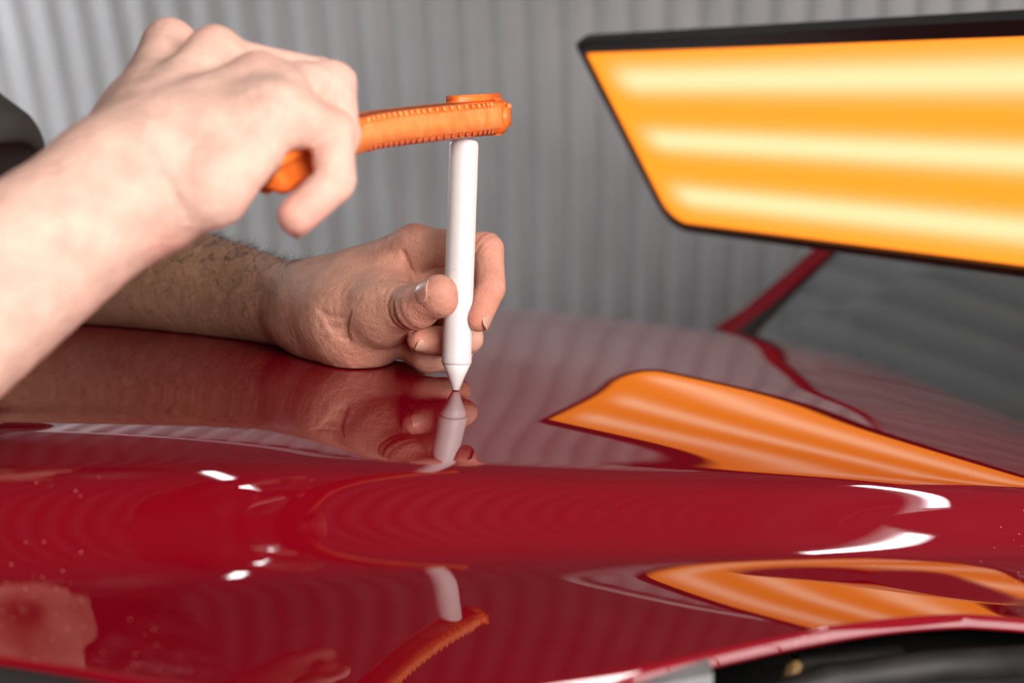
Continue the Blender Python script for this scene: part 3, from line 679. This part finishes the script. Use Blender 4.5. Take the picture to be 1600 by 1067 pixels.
# flesh gives way to the punch and rests on the hood
FL.cut(punch_at(.019), punch_at(PLEN), PR + .0001, PR + .0001); FL.cut(punch_at(.0), punch_at(.0155), .0015, PR)
sl, P = FL.sub(FL.lo, FL.lo + FL.res * FL.n)
Xg, Yg = np.meshgrid(P[0].ravel(), P[1].ravel(), indexing='ij'); zh = z_hood(Xg, Yg).astype(np.float32)
FL.D = np.maximum(FL.D, (zh[:, :, None] + .0006 - P[2]))
VL, QL = FL.mesh(2); del FL

# ---- right arm: raised fist with the hammer
KR = .90       # the fist is laid out at a nominal depth, then brought to its true size and distance
Re, Rw = cm(-.300, -.078, .470), pt(195, 292, .560)
R_ix = [pt(265, 83, .635), pt(420, 118, .682), pt(500, 185, .690), pt(478, 232, .675)]
R_md = [pt(335, 96, .610), pt(500, 122, .645), pt(533, 195, .642), pt(492, 240, .630)]
R_rg = [pt(402, 138, .588), pt(522, 129, .610), pt(531, 215, .604), pt(490, 262, .596)]
R_pk = [pt(424, 180, .566), pt(520, 204, .579), pt(522, 284, .571), pt(464, 338, .561)]
R_th = [pt(250, 245, .600), pt(335, 215, .655), pt(420, 240, .678), pt(478, 246, .692)]
FR_ = Field((-.345, -.30, -.035), (-.018, .03, .275), .0012)
mid = Re + (Rw - Re) * .62
FR_.chain([Re + (Rw - Re) * k / 20 for k in range(21)], [float(np.interp(k / 20, [0, .12, .3, .62, 1], [.036, .0385, .0395, .0335, .0275])) for k in range(21)], 0, .0006)
FR_.add([(Rw, pt(238, 190, .600), .0262, .0205), (pt(205, 235, .590), R_ix[0], .0195, .0122), (Rw, R_md[0], .0225, .0125), (Rw, R_rg[0], .0225, .0122), (Rw, R_pk[0], .0235, .0118)], .010, .009)
FR_.add([(pt(262, 322, .556), pt(330, 296, .552), .0150, .0140), (pt(330, 296, .552), pt(398, 238, .558), .0140, .0112)], .010, .006)
FR_.add([(pt(300, 235, .600), pt(360, 195, .625), .020, .016)], .010)
FR_.add([(R_ix[0], R_ix[1], .0112, .0092)], .004); FR_.add([(R_md[0], R_md[1], .0112, .0092)], .004); FR_.add([(R_rg[0], R_rg[1], .0112, .0094)], .005); FR_.add([(R_pk[0], R_pk[1], .0118, .0092)], .008); FR_.add([(Rw + .3 * (R_rg[0] - Rw), (R_rg[0] + R_pk[0]) / 2 + .2 * (R_rg[1] - R_rg[0]), .021, .0125)], .012)
FR_.chain(R_th, [.0180, .0135, .0110, .0088], .004, .003)
for J, r in ((R_ix, .0089), (R_md, .0089), (R_rg, .0092), (R_pk, .0090)): FR_.chain(J[1:], [r, r * .95, r * .87], .0025, .002)
for J, c in ((R_ix, .0030), (R_md, .0028), (R_rg, .0016)):
    FR_.ball_add(J[0] + .009 * CU, .009, c)                                                                # knuckles
    FR_.add([(Rw + (J[0] - Rw) * .25 + .016 * CU - .006 * CF, J[0] + .006 * CU, .0045, .0058)], .010)      # tendons
for J in (R_rg, R_pk):
    rings(FR_, J, 1, (-.003, 0, .003), .0006, .014, .0011); rings(FR_, J, 2, (-.0015, .0015), .0006, .013, .0011)
FR_.groove(pt(262, 388, .545), unit(CR * .8 + CU * .55), .0022, .0022, .020, -CU)
FR_.groove(pt(300, 345, .545), unit(CR * .75 + CU * .4), .0008, .002, .022, -CF)
for a_, b_ in zip(HPATH[:-1], HPATH[1:]): FR_.cut(CAM + (a_ - CAM) / KR, CAM + (b_ - CAM) / KR, .0104 / KR, .0104 / KR)
sl, P = FR_.sub(FR_.lo, FR_.lo + FR_.res * FR_.n)
Xg, Yg = np.meshgrid(P[0].ravel(), P[1].ravel(), indexing='ij'); zh = z_hood(CAM[0] + KR * (Xg - CAM[0]), CAM[1] + KR * (Yg - CAM[1])).astype(np.float32)
FR_.D = np.maximum(FR_.D, ((zh[:, :, None] + .0010 - CAM[2]) / KR + CAM[2] - P[2]))
VR, QR = FR_.mesh(2); del FR_

# ---- upper arms, neck, head (coarser: to the left of the picture, seen mirrored in the paint)
RS = np.array([-.42, -.11, .250]); LS = np.array([-.47, .30, .335])
VR0 = VR.copy(); toR = lambda p: CAM + KR * (p - CAM)
VR = toR(VR); Re = toR(Re); R_pk_ = [toR(p) for p in R_pk]
Le = LF[-1]
NK = (LS + RS) / 2 + np.array([.02, 0, .03]); HD = NK + np.array([.100, .085, .085])
fwd = unit(np.array([-.10, .0, -.98])); hup = unit(np.array([.98, 0, -.10])); hrt = np.cross(fwd, hup)
def hd(f, u, r): return HD + fwd * f + hup * u + hrt * r
FB = Field((-.72, -.45, -.12), (-.12, .38, .82), .0042)
FB.chain([Le, Le + (LS - Le) * .5, LS], [.0345, .043, .052], 0, .02); FB.chain([Re, Re + (RS - Re) * .5, RS], [.0318, .041, .052], 0, .02)
FB.add([(LS, RS, .055, .055), (NK + np.array([-.05, 0, -.06]), NK, .075, .062), (NK, HD - hup * .03, .058, .055)], .03, .03)
FB.add([(hd(-.02, .035, 0), hd(.03, .03, 0), .088, .080), (hd(.035, -.045, 0), hd(.05, -.075, 0), .062, .042)], .02, .03)
FB.add([(hd(.098, .015, 0), hd(.122, -.020, 0), .009, .015)], .010)                       # nose
FB.add([(hd(.085, -.055, -.018), hd(.085, -.055, .018), .016, .016)], .010)               # mouth
FB.add([(hd(.092, .040, -.035), hd(.092, .040, .035), .010, .010)], .012)                 # brow
for s in (-1, 1):
    FB.cut(hd(.104, .015, s * .032), hd(.104, .015, s * .034), .012, .012, .012)
    FB.add([(hd(-.012, .022, s * .082), hd(-.018, -.028, s * .080), .016, .010, (hrt, 1.6))], .006)   # ears
    FB.cut(hd(-.006, .010, s * .098), hd(-.008, -.012, s * .098), .009, .007, .006)
sl, P = FB.sub(FB.lo, FB.lo + FB.res * FB.n)
Xg, Yg = np.meshgrid(P[0].ravel(), P[1].ravel(), indexing='ij'); zh = z_hood(Xg, Yg).astype(np.float32)
FB.D = np.maximum(FB.D, np.where(Xg[:, :, None] > X_FRONT, zh[:, :, None] + .003 - P[2], -1.0))
VB, QB = FB.mesh(2); del FB
man = empty('person', (NK[0], NK[1], FLOOR))
tag(man, 'man in dark T-shirt leaning over the hood, hammer in one hand, punch in the other', 'person')
def spots(V, base, sp):
    C_ = np.repeat(np.array([base], float), len(V), 0)
    for c, r, col, a in sp:
        w = np.exp(-((V - c) ** 2).sum(1) / r ** 2)[:, None] * a; C_ = C_ * (1 - w) + np.array(col) * w
    return C_
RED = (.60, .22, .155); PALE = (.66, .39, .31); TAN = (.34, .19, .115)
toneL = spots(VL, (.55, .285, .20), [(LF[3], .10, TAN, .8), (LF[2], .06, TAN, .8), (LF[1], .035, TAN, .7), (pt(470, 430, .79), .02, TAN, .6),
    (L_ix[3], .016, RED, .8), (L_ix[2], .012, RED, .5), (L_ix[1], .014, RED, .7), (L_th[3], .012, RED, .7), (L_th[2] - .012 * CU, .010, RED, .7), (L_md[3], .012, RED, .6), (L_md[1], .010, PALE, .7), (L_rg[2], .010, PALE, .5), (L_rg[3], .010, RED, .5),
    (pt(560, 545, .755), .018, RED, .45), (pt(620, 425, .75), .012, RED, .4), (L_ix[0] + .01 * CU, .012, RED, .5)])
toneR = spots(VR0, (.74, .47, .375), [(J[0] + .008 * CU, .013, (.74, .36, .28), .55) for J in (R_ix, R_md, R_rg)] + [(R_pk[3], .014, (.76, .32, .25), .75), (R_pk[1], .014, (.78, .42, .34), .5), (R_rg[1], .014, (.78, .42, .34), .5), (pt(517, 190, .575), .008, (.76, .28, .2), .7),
    (pt(60, 385, .54), .020, (.76, .38, .30), .35), (pt(110, 330, .55), .02, (.76, .40, .31), .3), (pt(262, 388, .548), .009, (.76, .34, .26), .6)])  # right hand paler: its stronger light is put into the skin colour
toneB = spots(VB, (.58, .33, .24), [(hd(.12, -.02, 0), .03, RED, .5), (hd(.10, -.055, 0), .02, (.5, .17, .14), .6)])
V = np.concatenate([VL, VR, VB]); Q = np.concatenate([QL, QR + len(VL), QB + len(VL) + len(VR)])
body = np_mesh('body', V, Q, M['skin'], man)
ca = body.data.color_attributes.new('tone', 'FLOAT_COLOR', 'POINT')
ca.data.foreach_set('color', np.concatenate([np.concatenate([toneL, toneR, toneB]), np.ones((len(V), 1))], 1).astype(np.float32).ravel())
# fingernails
def nail(axis_pt, t, n, r, half, length, material=M['nail'], dirt=False):
    t = unit(t); n = unit(n - np.dot(n, t) * t); b = np.cross(t, n); VV_, FF = [], []; nu, nv = 12, 9
    for lay in (0, 1):
        for i in range(nv):
            y = (i / (nv - 1) - .5) * length; f = i / (nv - 1)
            ha = half * (0.80 + .2 * math.sin(min(1, f * 2.2) * math.pi / 2)) * (1 - .55 * max(0, (f - .62) / .38) ** 2)
            for k in range(nu + 1):
                a = (k / nu * 2 - 1) * ha; rr = r + .00012 - .0009 * max(0, .2 - f) / .2 - .0010 * max(0, f - .5) - .0006 * (abs(a) / half) ** 3 - lay * .0006
                yy = y - (length * .16 * (1 - math.cos(a * 1.2)) if f > .6 else -length * .12 * (1 - math.cos(a * 1.2)) * (f < .3))
                VV_.append(axis_pt + t * yy + n * rr * math.cos(a) + b * rr * math.sin(a))
    m_ = nu + 1; o = nv * m_
    for i in range(nv - 1):
        for k in range(nu): FF.append([i * m_ + k, i * m_ + k + 1, (i + 1) * m_ + k + 1, (i + 1) * m_ + k]); FF.append([o + i * m_ + k, o + (i + 1) * m_ + k, o + (i + 1) * m_ + k + 1, o + i * m_ + k + 1])
    for i in range(nv - 1): FF += [[i * m_, (i + 1) * m_, o + (i + 1) * m_, o + i * m_], [i * m_ + nu, o + i * m_ + nu, o + (i + 1) * m_ + nu, (i + 1) * m_ + nu]]
    for k in range(nu): FF += [[k, o + k, o + k + 1, k + 1], [(nv - 1) * m_ + k, (nv - 1) * m_ + k + 1, o + (nv - 1) * m_ + k + 1, o + (nv - 1) * m_ + k]]
    return mesh_obj('fingernail', VV_, FF, material, body)
tt_ = unit(L_th[3] - L_th[2]); nail(L_th[3] + tt_ * .0002, tt_, -.72 * CR + .26 * CU - .46 * CF, .0102, .72, .0110)
tt_ = unit(L_ix[3] - L_ix[2]); nail(L_ix[3] + tt_ * .0005, tt_, CR - .35 * CF, .0069, .85, .0105)
tt_ = unit(L_md[3] - L_md[2]); nail(L_md[3] + tt_ * .0005, tt_, -CF * .8 - CU * .55, .0070, .8, .009)
tt_ = unit(R_pk_[3] - R_pk_[2]); nail(R_pk_[3] + tt_ * .0005, tt_, CR * .45 - CU * .45 + CF * .8, .0070, .8, .008)
# hair on the left forearm
def arm_hair(V, Q, n):
    tri = V[Q]; nn = np.cross(tri[:, 1] - tri[:, 0], tri[:, 3] - tri[:, 0]); ar = np.linalg.norm(nn, axis=1); nn /= ar[:, None] + 1e-12
    ctr = tri.mean(1); axd = unit(LF[0] - LF[3]); s = (ctr - LF[0]) @ axd                     # s<0 along the forearm
    dens = np.interp(s, [-.26, -.12, -.03, .0, .012], [1, 1, .8, .5, 0]) * np.clip((nn @ CU) * 1.0 + .35 + .25 * np.clip(-(nn @ CF), 0, 1), .03, 1) * ar
    dens[s > .012] = 0
    idx = RNG.choice(len(Q), n, p=dens / dens.sum()); vs, fs = [], []
    for i in idx:
        d0 = unit(axd * .55 + nn[i] * RNG.uniform(.18, .5) + RNG.normal(0, .28, 3)); ln = RNG.uniform(.005, .0125); p = ctr[i].copy(); side = unit(np.cross(d0, RNG.normal(0, 1, 3))); side2 = np.cross(d0, side)
        if p[2] - hz(p[0], p[1]) < .010: continue
        curl = RNG.normal(0, .35, 3) - nn[i] * .35; b0 = len(vs); st = 4
        for k in range(st + 1):
            f = k / st; w = .00011 * (1 - f * .8)
            for a in range(3): vs.append(p + w * (math.cos(a * 2.094) * side + math.sin(a * 2.094) * side2))
            d0 = unit(d0 + curl / st * 1.2); p = p + d0 * ln / st
        for k in range(st):
            for a in range(3): fs.append([b0 + 3 * k + a, b0 + 3 * k + (a + 1) % 3, b0 + 3 * k + 3 + (a + 1) % 3, b0 + 3 * k + 3 + a])
    o = np_mesh('arm_hair', np.array(vs), np.array(fs), M['body_hair'], body); o['kind'] = 'stuff'; o['label'] = 'fine dark forearm hair'
arm_hair(VL, QL, 4600)
# eyes
for s in (-1, 1):
    bm = bmesh.new(); bmesh.ops.create_uvsphere(bm, u_segments=16, v_segments=10, radius=.0118, matrix=Matrix.Translation(Vector(hd(.088, .015, s * .032)))); bm_obj('eye', bm, M['eye'], body)
# short dark hair on the head
FH = Field(HD - .15, HD + .15, .004)
FH.add([(hd(-.030, .042, 0), hd(.015, .052, 0), .094, .086)], 0); FH.add([(hd(-.045, .0, 0), hd(-.05, -.03, 0), .078, .060)], .02)
FH.cut(hd(.10, -.04, -.05), hd(.10, -.04, .05), .095, .095, .01); FH.cut(hd(.02, -.05, -.09), hd(.02, -.05, .09), .055, .055, .01)
Vh, Qh = FH.mesh(3); Vh = Vh + .0025 * np.sin(Vh[:, [1, 2, 0]] * 190) * np.cos(Vh[:, [2, 0, 1]] * 160); np_mesh('hair', Vh, Qh, M['hair'], man)
# dark T-shirt: torso leaning over the front of the car, short sleeves with a flared hem
FS = Field((-1.08, -.42, -.42), (-.26, .40, .62), .0050)
HIP = np.array([-.86, (LS[1] + RS[1]) / 2, -.22]); CH = (LS + RS) / 2 + np.array([-.10, 0, -.10])
la = Le + (LS - Le); ld = unit(LS - Le)
FS.add([(HIP + np.array([0, -.09, 0]), CH + np.array([0, -.10, 0]), .115, .105), (HIP + np.array([0, .09, 0]), CH + np.array([0, .10, 0]), .115, .105), (LS, RS, .066, .066), (CH, NK + np.array([-.02, 0, -.03]), .12, .070)], 0, .05)
hemL = cm(-.366, .122, .935)
FS.add([(hemL, hemL + ld * .026, .056, .040), (hemL + ld * .026, LS, .038, .062)], .02, .008)
rd = unit(RS - Re); FS.add([(Re + rd * .13, Re + rd * .16, .060, .054), (Re + rd * .15, RS, .054, .072)], .02, .012)
FS.cut(hemL - ld * .096, hemL - ld * .0955, .092, .092, .003); FS.cut(Re + rd * .036, Re + rd * .0361, .095, .095, .003)
FS.cut(HD, HD - hup * .05, .105, .085, .01)
sl, P = FS.sub(FS.lo, FS.lo + FS.res * FS.n)
Xg, Yg = np.meshgrid(P[0].ravel(), P[1].ravel(), indexing='ij'); zh = z_hood(Xg, Yg).astype(np.float32)
FS.D = np.maximum(FS.D, np.where(Xg[:, :, None] > X_FRONT - .02, zh[:, :, None] + .008 - P[2], -1.0))
Vs, Qs = FS.mesh(3); Vs = Vs + .0022 * np.sin(Vs[:, [1, 2, 0]] * 60 + 1) * np.sin(Vs[:, [2, 0, 1]] * 85); np_mesh('t_shirt', Vs, Qs, M['shirt'], man)
# trousers and shoes
FT = Field((-1.12, -.45, FLOOR), (-.62, .42, -.02), .008)
for s in (-1, 1):
    hp = HIP + np.array([-.01, s * .10, -.06]); kn = np.array([HIP[0] + .06, hp[1] + s * .02, -.53]); an = np.array([HIP[0] - .02, hp[1] + s * .03, FLOOR + .10])
    FT.add([(hp + np.array([0, 0, .08]), hp, .118, .112), (hp, kn, .102, .072), (kn, an, .070, .056), (an, an + np.array([0, 0, -.04]), .058, .062)], .02, .03)
    FK = Field(an + np.array([-.12, -.09, -.12]), an + np.array([.24, .09, .05]), .006)
    FK.add([(an + np.array([-.03, 0, -.055]), an + np.array([.06, 0, -.058]), .044, .042), (an + np.array([.06, 0, -.060]), an + np.array([.15, 0, -.066]), .044, .034)], 0, .02)
    sl, P = FK.sub(FK.lo, FK.lo + FK.res * FK.n); FK.D = np.maximum(FK.D, (FLOOR + .001 - P[2]) + 0 * P[0] + 0 * P[1])
    Vk, Qk = FK.mesh(2); np_mesh('shoe', Vk, Qk, M['shoe'], man)
Vt, Qt = FT.mesh(3); np_mesh('trousers', Vt, Qt, M['trousers'], man)
